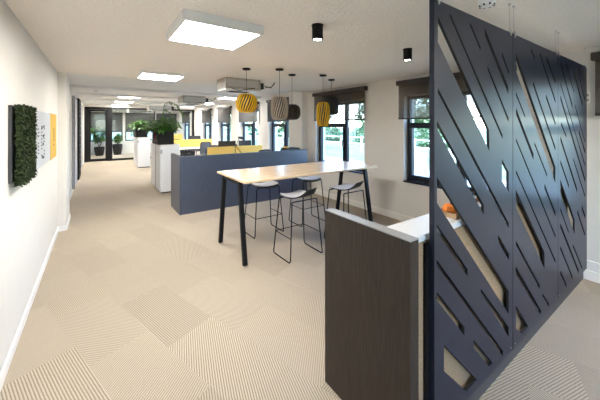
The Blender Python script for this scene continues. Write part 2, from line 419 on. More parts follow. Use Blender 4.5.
# ------------------------------------------------------------------ pendants
def pendant(x, y, ztop, zbot, w, m, n, twist, prof, lab):
    t = thing('pendant_lamp', lab, 'pendant lamp', (x, y, ZC), 0, 'slatted pendant lamps over the bar table')
    MB().lathe([(.062, 0), (.062, -.014), (.055, -.022), (.0001, -.024)], 28, cap=False).build('canopy', 'black', t, smooth=True)
    MB().tube([(0, 0, -.02), (0, 0, ztop - ZC + .0)], .003, 6).build('cord', 'black', t)
    h = ztop - zbot; R = w / 2; z0 = zbot - ZC
    s = MB(); K = 14; dep = .020
    for i in range(n):
        rows = []
        for k in range(K + 1):
            u = k / K; r = R * prof(u); ph = 2 * PI * i / n + twist * (u - .5)
            er = Vector((math.cos(ph), math.sin(ph), 0)); et = Vector((-math.sin(ph), math.cos(ph), 0))
            z = z0 + h * u; ri = max(r - dep, .02); wo = PI * r / n * .37
            rows.append([s.bm.verts.new(er * a + et * b + Vector((0, 0, z))) for a, b in ((ri, -.002), (r, -wo), (r, wo), (ri, .002))])
        for a, b in zip(rows, rows[1:]):
            for q in range(4): s.bm.faces.new((a[q], a[(q + 1) % 4], b[(q + 1) % 4], b[q]))
        s.bm.faces.new(rows[0][::-1]); s.bm.faces.new(rows[-1])
    MB().lathe([(max(.02, R * prof(k / 10) - .024), z0 + .008 + (h - .016) * k / 10) for k in range(11)], 24).build('dark_core', 'lip', t, smooth=True)  # dark core added so the gaps between slats look shaded
    s.build('shade', m, t)
    rr = R * prof(1.0); rb = R * prof(0.)
    MB().lathe([(.012, z0 + h + .002), (rr, z0 + h + .002), (rr, z0 + h - .006), (.012, z0 + h - .006)], 32).build('top_ring', m, t)
    MB().lathe([(rb - .045, z0 + .006), (rb, z0 + .006), (rb, z0 - .001), (rb - .045, z0 - .001), (rb - .045, z0 + .006)], 32, cap=False).build('bottom_ring', m, t)
    MB().lathe([(.022, z0 + h), (.022, z0 + h - .07), (.018, z0 + h - .075), (.03, z0 + h - .11), (.02, z0 + h - .15), (.0001, z0 + h - .16)], 16).build('lamp_holder', 'black', t, smooth=True)
rnd = lambda u: .52 + .48 * max(0, 1 - abs(2 * u - 1) ** 2.4) ** .62
drum = lambda u: (.66 + .34 * max(0, 1 - abs(2 * u - .95) ** 3.2) ** .6) * (1 - .05 * (1 - u))
tall = lambda u: .66 + .34 * max(0, 1 - abs(2 * u - 1) ** 4) ** .6
pendant(1.887, 4.149, 2.225, 1.945, .325, 'yel', 23, .70, rnd, 'wide round mustard yellow slatted pendant, leftmost of the five')
pendant(2.326, 3.892, 2.184, 1.835, .28, 'taupe', 22, .75, drum, 'taupe slatted pendant with slanting fins, second from the left')
pendant(2.756, 4.193, 2.10, 1.84, .295, 'brown', 20, .80, rnd, 'small dark brown slatted pendant overlapping the taupe one')
pendant(3.227, 3.926, 2.14, 1.73, .235, 'yel', 17, .55, tall, 'tall narrow mustard yellow slatted pendant, in front of the black one')
pendant(3.681, 4.222, 2.29, 1.945, .27, 'blk', 20, .55, tall, 'black slatted pendant in front of the brown blind, rightmost of the five')

# ------------------------------------------------------------------ air conditioning units
def fcu(x0, x1, y0, y1, z, h, lab):
    t = thing('ceiling_air_unit', lab, 'air conditioner', ((x0 + x1) / 2, (y0 + y1) / 2, z), 0, 'uncovered ceiling air units')
    a = (x1 - x0) / 2; b = (y1 - y0) / 2
    MB().box(-a, a, -b, b, -h + .03, -.002).build('casing', 'steel', t, bevel=.008)
    MB().box(-a + .05, a - .05, -b - .004, -b, -h + .07, -.04).build('access_plate', 'alu', t)
    g = MB().box(-a + .01, a - .01, -b + .01, b - .01, -h, -h + .03)
    g.build('grille_panel', 'white', t, bevel=.006)
    g = MB()
    for k in range(6): g.box(-a + .15, a - .15, -b + .12 + k * .05, -b + .135 + k * .05, -h - .004, -h)
    g.build('louvres', 'post', t)
    MB().box(a, a + .10, -b + .06, -b + .3, -h + .06, -.05).build('control_box', 'wframe', t, bevel=.005)
    MB().tube([(a + .1, -b + .1, -.09), (a + .25, -b + .05, -.13), (a + .36, -b + .1, -.02), (a + .38, -b + .12, -.001)], .008, 6).build('cable', 'black', t)
    MB().tube([(-a + .1, -b - .02, -h + .035), (-.1, -b - .05, -h - .01), (a - .2, -b - .03, -h + .05), (a + .1, -b + .1, -h + .09), (a + .3, -b + .1, -.1), (a + .42, -b + .2, -.02)], .007, 6).build('cable', 'black', t)
    return t
fcu(1.89, 2.60, 5.06, 5.52, ZC, .23, 'large metal ceiling air unit behind the round yellow pendant')
fcu(2.30, 3.05, 10.0, 10.75, ZC2, .27, 'metal ceiling air unit over the middle desks')
fcu(2.0, 3.0, 15.3, 16.1, ZC2, .28, 'metal ceiling air unit in front of the glass partition')
fcu(1.4, 2.4, 18.3, 19.1, ZC2, .28, 'metal ceiling air unit inside the room behind the glass')

# ------------------------------------------------------------------ wall art on the left wall
t = thing('moss_picture', 'wall picture in three fields: dark green moss, white with black marks, yellow', 'wall art', (XL, 4.22, 1.58))
MB().box(.001, .02, -1.27, 1.36, -.26, .315).build('backing_board', 'post', t)
MB().box(.02, .034, -.65, .72, -.285, .315).build('white_panel', 'panelw', t)
MB().box(.02, .036, .72, 1.38, -.29, .32).build('yellow_panel', 'yelm', t)
mk = MB()
for k in range(9):
    for c in range(3):
        if random.random() < .75:
            yy = -.22 + c * .2; zz = .12 - k * .036
            mk.box(.034, .037, yy, yy + .03 + .03 * random.random(), zz, zz + .012)
for (yy, zz) in ((0, .13), (.14, .135), (.02, -.20), (.12, -.21), (.10, .03), (.08, -.06)): mk.box(.034, .0375, yy, yy + .05, zz, zz + .03)
mk.build('black_marks', 'black', t)
mk = MB()
for k in range(6): mk.box(.036, .039, 1.02, 1.10, .10 - k * .03, .115 - k * .03)
mk.box(.036, .039, 1.02, 1.12, -.11, -.10)
mk.build('dark_lines', 'lip', t)
ms = MB(); rr = random.Random(3); MY0, MY1 = -1.25, -.68
n1, n2 = 70, 46
gv = [[ms.bm.verts.new((.025 + .035 * (0 if (i in (0, n1) or j in (0, n2)) else 1) + rr.uniform(0, .02), MY0 + (MY1 - MY0) * i / n1 + rr.uniform(-.012, .012), -.29 + .61 * j / n2 + rr.uniform(-.012, .012))) for j in range(n2 + 1)] for i in range(n1 + 1)]
for i in range(n1):
    for j in range(n2): ms.bm.faces.new((gv[i][j], gv[i + 1][j], gv[i + 1][j + 1], gv[i][j + 1]))
for k in range(5200):
    y = rr.uniform(MY0, MY1); z = rr.uniform(-.29, .325)
    d = Vector((rr.uniform(.3, 1), rr.uniform(-1, 1), rr.uniform(-1, 1)))
    ms.leaf((.05 + rr.uniform(0, .025), y, z), d, rr.uniform(.012, .03), rr.uniform(.008, .016), .2)
ms.build('moss', 'moss', t)

# ------------------------------------------------------------------ bar table
tx0, tx1, ty0, ty1, tz = 1.465, 3.87, 3.28, 4.27, 1.058
t = thing('bar_table', 'long oak high table on black splayed legs under the pendants', 'table', ((tx0 + tx1) / 2, (ty0 + ty1) / 2, 0))
a = (tx1 - tx0) / 2; b = (ty1 - ty0) / 2
MB().box(-a, a, -b, b, tz - .028, tz).build('tabletop', 'oak', t, bevel=.003)
for sx in (-1, 1):
    for sy in (-1, 1):
        top = (sx * (a - .10), sy * (b - .13), tz - .03); bot = (sx * (a - .03), sy * (b - .06) , 0)
        top = (-a + .035 if sx < 0 else a - .065, sy * (b - .22), tz - .03); bot = (top[0], sy * (b - .06), .0)
        MB().beam(top, (bot[0], bot[1], .012), .055, .05, (1, 0, 0)).build('leg', 'black', t, bevel=.004)
    MB().box(top[0] - .02, top[0] + .02, -b + .22, b - .22, tz - .075, tz - .03).build('cross_rail', 'black', t)

# ------------------------------------------------------------------ bar stools (origin at floor centre, back towards -Y)
def make_stool(lab):
    t = thing('bar_stool', lab, 'bar stool', (0, 0, 0), 0, 'wire bar stools round the high table')
    hx, hy, zs = .262, .222, .750
    def cor(p, q, r, n=4):   # rounded polyline helper
        return p
    for s in (-1, 1):
        tx = s * .20
        pts = [(tx, .16, zs), (s * (hx - .006), hy - .012, .045), (s * hx, hy - .018, .022), (s * hx, hy - .035, .0075),
               (s * hx, -hy + .035, .0075), (s * hx, -hy + .018, .022), (s * (hx - .006), -hy + .012, .045), (tx, -.16, zs)]
        MB().tube(pts, .0078, 8).build('side_frame', 'black', t, smooth=True)
        k = .30 / zs; xa = s * (hx + (.20 - hx) * k); ya = hy + (.16 - hy) * k
        MB().tube([(xa, -ya, .30), (xa, ya, .30)], .0055, 8).build('side_rail', 'black', t, smooth=True)
    MB().tube([(-.238, .197, .30), (.238, .197, .30)], .0055, 8).build('footrest', 'black', t, smooth=True)
    for sy in (-1, 1): MB().tube([(-.20, sy * .16, zs), (-.185, sy * .16, zs + .006), (.185, sy * .16, zs + .006), (.20, sy * .16, zs)], .0078, 8).build('seat_rail', 'black', t, smooth=True)
    # moulded seat shell + pad
    def shell(off, x_, thick, y0, y1, lift):
        m = MB(); NX, NY = 14, 12; top = []; botm = []
        for i in range(NX + 1):
            u = -1 + 2 * i / NX; ra = []; rb = []
            for j in range(NY + 1):
                v = j / NY; y = y0 + (y1 - y0) * v
                hw = x_ * (1 - .18 * abs(2 * v - 1) ** 3)
                z = zs + .018 + off + .020 * u * u + (-.022 * max(0, v - .72) / .28 if lift else 0)
                if v < .32 and lift: z += lift * ((.32 - v) / .32) ** 1.3 * (.2 + .8 * min(1, max(0, (u + 1) / 1.1)) ** 1.2)
                ra.append(m.bm.verts.new((hw * u, y, z + thick))); rb.append(m.bm.verts.new((hw * u, y, z)))
            top.append(ra); botm.append(rb)
        for i in range(NX):
            for j in range(NY):
                m.bm.faces.new((top[i][j], top[i + 1][j], top[i + 1][j + 1], top[i][j + 1]))
                m.bm.faces.new((botm[i][j], botm[i][j + 1], botm[i + 1][j + 1], botm[i + 1][j]))
        for i in range(NX):
            for j in (0, NY): m.bm.faces.new((top[i][j], top[i + 1][j], botm[i + 1][j], botm[i][j]))
        for j in range(NY):
            for i in (0, NX): m.bm.faces.new((top[i][j], top[i][j + 1], botm[i][j + 1], botm[i][j]))
        return m
    shell(0, .205, .010, -.20, .20, .115).build('seat_shell', 'lip', t, smooth=True)
    shell(.0105, .198, .010, -.085, .195, .0).build('seat_pad', 'seatf', t, smooth=True)
    return t
st = make_stool('wire bar stool nearest the camera with black curled seat lip')
st.location = (2.245, 3.27, 0)
dup(st, (2.235, 4.25, 0), PI, 'wire bar stool on the far side of the table near its left end')
dup(st, (3.13, 4.26, 0), PI, 'wire bar stool on the far side of the table behind the middle')
dup(st, (3.12, 3.24, 0), 0, 'wire bar stool half hidden by the dark counter panel, near the right table legs')

# ------------------------------------------------------------------ low divider wall by the desks
t = thing('low_partition', 'dark grey wood low partition between the high table and the desks', 'partition', (2.84, 5.97, 0))
MB().box(-1.535, 1.53, -.03, .03, .0, 1.13).build('front_panel', 'bluelit_wood', t)
MB().box(-1.535, -1.475, .03, .78, .0, 1.13).build('side_panel', 'bluelit_wood', t)
MB().box(-1.535, 1.53, -.03, .03, 1.13, 1.133).box(-1.535, -1.475, .03, .78, 1.13, 1.133).build('top_edge', 'post', t)

# ------------------------------------------------------------------ counter behind the slotted screen
t = thing('counter', 'dark wood end panel with a white ledge top and speckled front behind the screen', 'counter', (1.31, 1.2, 0))
MB().box(-.035, .035, -.33, .33, 0, 1.166).build('end_panel', 'darkwood', t)
MB().box(-.035, .035, -.33, .33, 1.166, 1.172).build('panel_top_edge', 'edgetop', t)
MB().box(.036, 2.7, -.315, -.122, 1.136, 1.170).build('worktop', 'worktop', t, bevel=.002)
MB().box(.036, 2.68, -.318, -.28, .10, 1.135).build('front_board', 'speck', t)
MB().box(.092, .125, -.3385, -.3195, 0, 1.13).build('shadow_strip', 'black', t)  # black strip standing in for the shadow between front board and screen
MB().box(.036, 2.68, -.30, -.13, 0, .10).build('plinth', 'post', t)
t = thing('tray', 'long tan wooden tray on the white ledge behind the slotted screen', 'tray', (2.36, .98, 1.171))
MB().box(-.56, .56, -.07, .07, 0, .010).build('board', 'tan', t)
MB().box(-.56, .56, -.07, -.06, .010, .03).box(-.56, .56, .06, .07, .010, .03).box(-.56, -.55, -.06, .06, .010, .03).box(.55, .56, -.06, .06, .010, .03).build('rim', 'tan', t)
t = thing('orange_squash', 'small ribbed orange squash sitting on the tan tray', 'squash', (1.86, .975, 1.1815))
m = MB(); n = 32
prof = [(.004, .010), (.022, .000), (.040, .010), (.048, .030), (.042, .052), (.022, .064), (.004, .060)]
rings = [[m.bm.verts.new((r * (1 + .06 * math.cos(8 * 2 * PI * k / n)) * math.cos(2 * PI * k / n), r * (1 + .06 * math.cos(8 * 2 * PI * k / n)) * math.sin(2 * PI * k / n), z)) for k in range(n)] for r, z in prof]
for a_, b_ in zip(rings, rings[1:]):
    for k in range(n): m.bm.faces.new((a_[k], a_[(k + 1) % n], b_[(k + 1) % n], b_[k]))
m.bm.faces.new(rings[0][::-1]); m.bm.faces.new(rings[-1])
m.build('body', 'orange', t, smooth=True)
MB().tube([(0, 0, .058), (.002, 0, .07), (.008, .002, .08)], [.006, .004, .005], 8).build('stem', 'bark', t)

# ------------------------------------------------------------------ slotted screen panels
f_, cx_, cy_, Hc = 290.6, 300, 124.9, 1.75
yaw = math.radians(34.894); S_, C_ = math.sin(yaw), math.cos(yaw)
YS = .841
def onscreen(x, y):           # photo measurement -> metres on the screen plane
    u = (x - cx_) / f_; v = -(y - cy_) / f_
    rx, ry = S_ + u * C_, C_ - u * S_
    k = YS / ry; return (rx * k, Hc + v * k)
def thin(x0, y0, x1, y1, dv): return [(x0, y0), (x1, y1), (x1, y1 + dv), (x0, y0 + dv)]
P1 = [[(438, 16), (489, 130), (489.3, 151), (438, 42)], thin(450, 13, 502.5, 135, 4), thin(470, 22, 480.5, 47, 3.5),
      thin(484.7, 28, 508.3, 87, 7), thin(502, 52, 508.8, 71, 4), thin(487.5, 65.5, 508.5, 118, 4),
      thin(438, 88, 508.6, 223, 5), [(437, 121), (483.7, 205), (483.7, 214.5), (437, 129)],
      [(437, 177), (508.7, 291), (508.7, 314), (437, 203)], thin(437, 224.5, 467.5, 269, 7), thin(437, 260, 503, 351, 5),
      [(437, 292), (464.5, 327), (464.5, 335.5), (437, 300)], [(444, 345), (477, 380), (466.5, 391.5), (444, 371)],
      [(474, 340), (492.5, 363), (489.5, 366.5), (474, 348)], [(481, 289), (508.7, 327), (508.7, 337), (481, 292.5)],
      [(498.2, 235), (508.9, 253.5), (508.9, 260), (498.2, 241.5)], [(502, 159), (508.7, 172), (508.7, 192), (502, 181)]]
P2 = [[(516, 53), (555.4, 167), (555.4, 183), (516, 71)], thin(531, 48, 535, 57, 3), thin(540, 52.5, 555.4, 100, 3),
      thin(546.5, 56, 555.4, 80, 4), thin(533, 81, 555.4, 147, 4), thin(546, 94, 555.4, 122, 4), thin(516, 92, 525, 115, 3),
      thin(516, 108, 533.5, 154, 6), thin(516, 138, 555.4, 235, 3), thin(516, 170, 555.4, 260, 3), thin(534.5, 142, 547, 174, 3),
      thin(544.5, 184, 555.4, 212, 4.5), [(516, 190), (544.5, 252), (544.5, 268), (516, 208)], thin(516, 241, 539.5, 285, 4),
      [(516, 266.5), (541, 310.5), (540.5, 314.5), (516, 273.5)], [(516, 305.6), (528.2, 326.6), (521.5, 333.5), (516, 328)], thin(542.6, 293.5, 549, 303.5, 3.5)]
P3 = [thin(560.4, 61, 572.5, 105, 4), thin(566, 62, 574, 91, 2.5), thin(572.6, 65, 582.5, 103, 4), thin(577.5, 68, 585, 99, 3),
      thin(560.4, 82, 585, 164, 2.5), thin(560.4, 95, 585, 178, 4.5), thin(561, 122, 566.4, 135, 3), thin(560.4, 136, 577, 188, 4.5),
      thin(560.4, 160, 569, 185, 3.5), [(560.4, 179.5), (574.7, 220), (574.7, 234), (560.4, 194)], thin(573.3, 158, 585, 195, 2.5),
      thin(579, 130, 585, 150, 4), thin(575, 104, 585, 141, 2.5), thin(560.4, 208, 568.6, 231, 2.5), thin(560.4, 223, 578.6, 269.5, 4.5),
      thin(577.4, 210, 585, 233, 3.5), thin(582, 205, 585, 214, 4.5), thin(560.4, 246, 572.5, 276, 3.5), thin(573, 244, 582, 266.5, 3),
      thin(560.4, 270.5, 566.4, 284, 3.5)]
def screen_panel(x0, x1, slots, lab, post=False):
    zb, zt, th = .128, 2.408, .016
    t = thing('slotted_screen_panel', lab, 'screen', ((x0 + x1) / 2, YS, 0), 0, 'three slotted room divider panels')
    cu = bpy.data.curves.new('tmp', 'CURVE'); cu.dimensions = '2D'; cu.fill_mode = 'BOTH'; cu.extrude = th / 2
    def spl(pts):
        s = cu.splines.new('POLY'); s.points.add(len(pts) - 1)
        for p, (x, z) in zip(s.points, pts): p.co = (x - t.location.x, z, 0, 1)
        s.use_cyclic_u = True
    spl([(x0, zb), (x1, zb), (x1, zt), (x0, zt)])
    for q in slots:
        spl([(min(max(x, x0 + .015), x1 - .015), z) for x, z in (onscreen(*p) for p in q)])
    ob = bpy.data.objects.new('tmp', cu); COL.objects.link(ob)
    bpy.context.view_layer.update()
    me = bpy.data.meshes.new_from_object(ob.evaluated_get(bpy.context.evaluated_depsgraph_get()))
    COL.objects.unlink(ob); bpy.data.objects.remove(ob)
    bm = bmesh.new(); bm.from_mesh(me); bmesh.ops.rotate(bm, cent=(0, 0, 0), matrix=Matrix.Rotation(PI / 2, 3, 'X'), verts=bm.verts)
    bmesh.ops.translate(bm, verts=bm.verts, vec=(0, th / 2, 0)); bm.to_mesh(me); bm.free()
    me.materials.clear(); me.materials.append(M['felt']); me.materials.append(M['feltedge'])
    for p in me.polygons: p.material_index = 0 if abs(p.normal.y) > .5 else 1; p.use_smooth = False
    o = bpy.data.objects.new('panel', me); COL.objects.link(o); o.parent = t
    xc = t.location.x
    for xx in (x0 + .035, x1 - .035):
        MB().tube([(xx - xc, .008, zt + .01), (xx - xc, .008, ZC)], .0016, 6).build('suspension_cable', 'alu', t)
        MB().box(xx - xc - .008, xx - xc + .008, -.004, .02, zt - .02, zt + .022).tube([(xx - xc, .008, zt + .02), (xx - xc, .008, zt + .035)], .004, 8).build('cable_clip', 'alu', t)
        MB().tube([(xx - xc, .008, ZC - .012), (xx - xc, .008, ZC)], .008, 10).build('ceiling_anchor', 'alu', t)
        MB().tube([(xx - xc, -.003, zb + .03), (xx - xc, .001, zb + .03)], .005, 10).build('bolt', 'alu', t)
    if post:
        MB().box(x0 - xc - .020, x0 - xc - .001, -.008, .020, 0, zt + .004).build('post', 'felt', t)
    return t
e_ = [1.446, 2.462, 3.505, 4.545]
screen_panel(e_[0], e_[1] - .006, P1, 'slotted dark felt screen panel nearest the dark counter panel, with the widest slots', True)
screen_panel(e_[1], e_[2] - .006, P2, 'middle slotted dark felt screen panel')
screen_panel(e_[2], e_[3], P3, 'slotted dark felt screen panel against the window wall with the narrowest slots')
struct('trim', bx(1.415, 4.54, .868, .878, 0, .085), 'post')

# sockets
for z, l in ((1.10, 'black round wall switch on the cream wall, upper of the pair seen through the screen'), (.985, 'black round wall socket on the cream wall, lower of the pair seen through the screen')):
    t = thing('wall_socket', l, 'socket', (XR, 1.50, z))
    MB().box(-.008, -.001, -.04, .04, -.04, .04).build('plate', 'white', t, bevel=.002)
    o = MB().lathe([(.032, 0), (.032, .012), (.02, .014), (.0001, .010)], 20, cap=False).build('insert', 'black', t); o.rotation_euler = (0, -PI / 2, 0); o.location = (-.008, 0, 0)
t = thing('blind_control', 'small pale switch box with brown buttons on the wall beyond the screen', 'switch', (XR, .838, 2.06))
MB().box(-.03, -.001, -.018, .018, -.06, .06).build('plate', 'base', t, bevel=.003)
for q in (.01, -.045): MB().box(-.036, -.03, -.012, .012, q, q + .035).build('button', 'taupe', t)

# ------------------------------------------------------------------ white cabinets with planters
def cabinet(x0, y0, x1, y1, h, lab):
    t = thing('white_cabinet', lab, 'cabinet', ((x0 + x1) / 2, (y0 + y1) / 2, 0), 0, 'white storage cabinets by the desks')
    a = (x1 - x0) / 2; b = (y1 - y0) / 2
    MB().box(-a + .02, a, -b, b, .03, h).build('body', 'white', t, bevel=.003)
    MB().box(-a + .04, a - .02, -b + .02, b - .02, 0, .03).build('plinth', 'black', t)
    for lo, hi in ((-b + .004, -.05), (.05, b - .004)):
        d = MB().box(-a, -a + .019, lo, hi, .035, h - .02).build('door', 'white', t, bevel=.002)
        MB().box(-a - .008, -a, (lo + hi) / 2 - .06 - .0, (lo + hi) / 2 + .06, h - .30, h - .285).build('handle', 'alu', d)
    MB().box(-a + .006, -a + .0195, -.05, .05, .03, h - .01).build('dark_gap_strip', 'black', t)  # black strip standing in for the dark gap between the doors
    MB().box(-a, -a + .05, -b - .003, -b, h - .22, h - .12).build('label_holder', 'grey', t)
    return t
cabinet(1.314, 8.10, 1.79, 9.65, 1.235, 'white cabinet behind the left end of the low partition')
cabinet(1.334, 13.45, 1.80, 15.0, 1.235, 'white cabinet closer to the glass partition')
def planter(x0, x1, y0, y1, z, h, lab, seed, tall=False, n=230):
    t = thing('planter', lab, 'planter', ((x0 + x1) / 2, (y0 + y1) / 2, z))
    a = (x1 - x0) / 2; b = (y1 - y0) / 2
    MB().box(-a, a, -b, b, 0, h * .9).box(-a, a, -b, -b + .015, h * .9, h).box(-a, a, b - .015, b, h * .9, h).box(-a, -a + .015, -b, b, h * .9, h).box(a - .015, a, -b, b, h * .9, h).build('box', 'pot', t)
    R = random.Random(seed); m = MB(); m2 = MB()
    for k in range(n):
        x = R.uniform(-a, a) * .85; y = R.uniform(-b, b) * .85
        d = Vector((R.uniform(-1, 1), R.uniform(-1, 1), R.uniform(.2, 1.3)))
        st = Vector((x, y, h - .02)); l = R.uniform(.05, .36)
        e = st + d.normalized() * l
        m2.tube([st, e], .003, 4)
        m.leaf(e, d + Vector((0, 0, -.3)), R.uniform(.11, .20), R.uniform(.05, .09), .5)
    m.build('foliage', 'leaf', t, smooth=True); m2.build('stems', 'leafd', t)
    if tall:
        m = MB(); m2 = MB()
        arcs = [[(0, 0, h), (.01, 0, h + .5), (.03, -.02, h + .72), (.15, -.05, h + .82), (.32, -.10, h + .74), (.44, -.12, h + .58), (.50, -.14, h + .45)],
                [(0, .05, h), (.08, 0, h + .28), (.22, 0, h + .38), (.38, -.05, h + .26), (.46, -.06, h + .10)],
                [(-.05, 0, h), (-.02, 0, h + .45), (.05, 0, h + .62), (.20, 0, h + .50), (.35, -.02, h + .40)],
                [(0, .1, h), (-.12, .08, h + .25), (-.25, .05, h + .30), (-.34, .05, h + .20)]]
        for A in arcs:
            m2.tube(A, .006, 6)
            for p, q in zip(A[1:], A[2:]):
                p = Vector(p); q = Vector(q)
                for u in (0, .33, .66):
                    for sgn in (-1, 1):
                        m.leaf(p.lerp(q, u), Vector((sgn * .6 * R.random(), sgn * .8, -.5 * R.random())) + (q - p).normalized() * .5, .085, .026, .6)
        m.build('fronds', 'leafd', t, smooth=True); m2.build('arching_stems', 'leafd', t, smooth=True)
        m = MB()
        for k in range(26): m.leaf((-a - .01, R.uniform(-b, 0), h * R.uniform(.3, 1)), (-1, R.uniform(-1, 0), R.uniform(-.5, .3)), .08, .045, .5)
        m.build('red_leaves', 'red', t, smooth=True)
    return t
planter(1.27, 1.66, 8.2, 9.1, 1.237, .34, 'black planter with arching stems on the cabinet behind the low partition', 4, True, 420)
planter(1.30, 1.72, 13.6, 14.6, 1.237, .36, 'black planter with bushy green leaves on the cabinet nearer the glass partition', 9, False, 420)

# potted plants beyond the glass
def potted(x, y, r, h, top, lab, seed, n):
    t = thing('potted_plant', lab, 'potted plant', (x, y, 0), 0, 'floor plants behind the glass')
    MB().lathe([(r * .72, 0), (r, h * .75), (r * .97, h), (r * .88, h), (r * .86, h - .05), (.0001, h - .05)], 28).build('pot', 'pot', t, smooth=True)
    R = random.Random(seed); m = MB(); m2 = MB()
    for k in range(9):
        a = R.uniform(0, 2 * PI); l = R.uniform(.5, 1) * (top - h)
        e = Vector((math.cos(a) * l * .35, math.sin(a) * l * .35, h + l)); m2.tube([(0, 0, h - .05), e * .5 + Vector((0, 0, h * .3)), e], .01, 5)
        for q in range(n // 9):
            p = Vector((0, 0, h)).lerp(e, R.uniform(.35, 1.05)); d = Vector((R.uniform(-1, 1), R.uniform(-1, 1), R.uniform(-.2, .9)))
            m.leaf(p, d, R.uniform(.14, .24), R.uniform(.08, .13), .4)
    m.build('foliage', 'leaf', t, smooth=True); m2.build('stems', 'bark', t)
potted(.10, 20.1, .26, .50, 1.65, 'leafy floor plant in a black pot seen through the glass door', 5, 520)
potted(.98, 20.2, .26, .62, 1.20, 'shorter plant in a tall black pot, right of the glass door', 6, 260)

# ------------------------------------------------------------------ desks, yellow screens, chairs, monitors
def desk(x0, x1, yc, lab):
    t = thing('desk', lab, 'desk', ((x0 + x1) / 2, yc, 0), 0, 'double desks behind the low partition')
    a = (x1 - x0) / 2
    MB().box(-a, a, -.80, .80, .72, .745).build('desktop', 'desk', t, bevel=.003)
    for sx in (-1, 1):
        for sy in (-1, 1): MB().box(sx * (a - .06) - .025, sx * (a - .06) + .025, sy * .72 - .025, sy * .72 + .025, 0, .72).build('leg', 'black', t)
    MB().box(-a + .08, a - .08, -.02, .02, .62, .70).build('crossbeam', 'black', t)
    return t
def dscreen(x0, x1, y, z1, lab):
    t = thing('desk_screen', lab, 'desk screen', ((x0 + x1) / 2, y, .746), 0, 'yellow felt desk screens')
    a = (x1 - x0) / 2
    MB().box(-a, a, -.02, .02, .02, z1 - .746).build('felt_panel', 'yelp', t, bevel=.008)
    for q in (-a + .1, a - .16): MB().box(q, q + .06, -.03, .03, 0, .02).build('clamp', 'black', t)
desk(2.55, 4.40, 8.42, 'double desk closest to the low partition')
desk(2.55, 4.40, 13.5, 'double desk in the middle of the office')
desk(2.9, 4.40, 18.9, 'double desk inside the room behind the glass')
dscreen(2.61, 3.44, 8.42, 1.10, 'yellow desk screen on the nearest desk, left of the dark arm')
dscreen(3.47, 4.38, 8.42, 1.10, 'yellow desk screen on the nearest desk, right of the dark arm')
dscreen(2.60, 4.39, 13.5, 1.10, 'long yellow desk screen on the middle desk')
dscreen(3.2, 4.34, 18.9, 1.20, 'pale yellow desk screen seen through the glass at the far end')
def make_chair(lab):
    t = thing('office_chair', lab, 'office chair', (0, 0, 0), 0, 'office swivel chairs')
    MB().box(-.24, .24, -.23, .23, .44, .50).build('seat', 'chairb', t, bevel=.025, seg=3)
    # back towards -Y
    m = MB(); NX, NZ = 10, 12; g = []
    for sft in (0, .012):
        g.append([[m.bm.verts.new((u * .225 * (1 - .12 * (w ** 3)), -.25 - .03 * math.sin(w * PI) + .045 * u * u + sft, .56 + .47 * w)) for w in [j / NZ for j in range(NZ + 1)]] for u in [-1 + 2 * i / NX for i in range(NX + 1)]])
    for q in g:
        for i in range(NX):
            for j in range(NZ): m.bm.faces.new((q[i][j], q[i + 1][j], q[i + 1][j + 1], q[i][j + 1]))
    bk = m.build('backrest', 'chairg', t, smooth=True)
    out = [(-.21, -.22, .54), (-.235, -.21, .75), (-.215, -.22, .98), (-.17, -.24, 1.035), (0, -.26, 1.05), (.17, -.24, 1.035), (.215, -.22, .98), (.235, -.21, .75), (.21, -.22, .54), (0, -.25, .53), (-.21, -.22, .54)]
    MB().tube(out, .013, 8).build('back_frame', 'chairb', t, smooth=True)
    MB().tube([(0, -.05, .44), (0, -.24, .46), (0, -.285, .62), (0, -.28, .75)], .02, 8).build('back_support', 'chairb', t, smooth=True)
    for s in (-1, 1):
        MB().tube([(s * .24, 0, .46), (s * .30, 0, .50), (s * .30, 0, .66)], .015, 8).box(s * .30 - .04, s * .30 + .04, -.13, .13, .66, .69).build('armrest', 'chairb', t, smooth=False)
    MB().tube([(0, 0, .10), (0, 0, .44)], .028, 12).build('gas_column', 'chairb', t, smooth=True)
    m = MB()
    for k in range(5):
        a = 2 * PI * k / 5; m.beam((0, 0, .10), (.30 * math.cos(a), .30 * math.sin(a), .075), .035, .04)
    m.build('star_base', 'chairb', t)
    for k in range(5):
        a = 2 * PI * k / 5; c = Vector((.30 * math.cos(a), .30 * math.sin(a), .03))
        tg = Vector((-math.sin(a), math.cos(a), 0))
        MB().tube([c - tg * .02, c + tg * .02], .03, 12).build('caster', 'chairb', t)
    return t
ch = make_chair('dark office chair whose curved back rises before the right-hand yellow screen')
ch.location = (3.86, 7.55, 0); ch.rotation_euler = (0, 0, .15)
for (x, y, r, l) in ((3.66, 12.35, .1, 'grey mesh office chair standing in front of the middle yellow screen'),
                     (4.08, 9.75, PI + .3, 'office chair on the far side of the nearest desk, close to the windows'),
                     (3.30, 9.7, PI - .3, 'office chair on the far side of the nearest desk, left of the monitor'),
                     (3.15, 14.9, PI, 'office chair behind the middle desk, left of its neighbour'),
                     (4.0, 15.0, PI + .4, 'office chair behind the middle desk, by the windows')):
    dup(ch, (x, y, 0), r, l)
def monitor(x, y, rz, lab, z=.746):
    t = thing('monitor', lab, 'monitor', (x, y, z), rz, 'desk monitors')
    MB().box(-.27, .27, -.012, .012, .18, .50).build('housing', 'chairb', t, bevel=.004)
    MB().box(-.26, .26, .012, .014, .19, .49).build('screen', 'screen', t)
    MB().box(-.02, .02, -.035, -.012, .015, .35).build('stand', 'chairb', t)
    MB().box(-.11, .11, -.10, .08, 0, .015).build('foot', 'chairb', t)
    return t
mo = monitor(3.95, 8.80, .35, 'dark monitor behind the right-hand yellow desk screen')
dup(mo, (3.36, 8.85, .746), -.25, 'dark monitor behind the left-hand yellow desk screen')
dup(mo, (3.75, 13.95, .746), .2, 'dark monitor behind the long yellow desk screen')
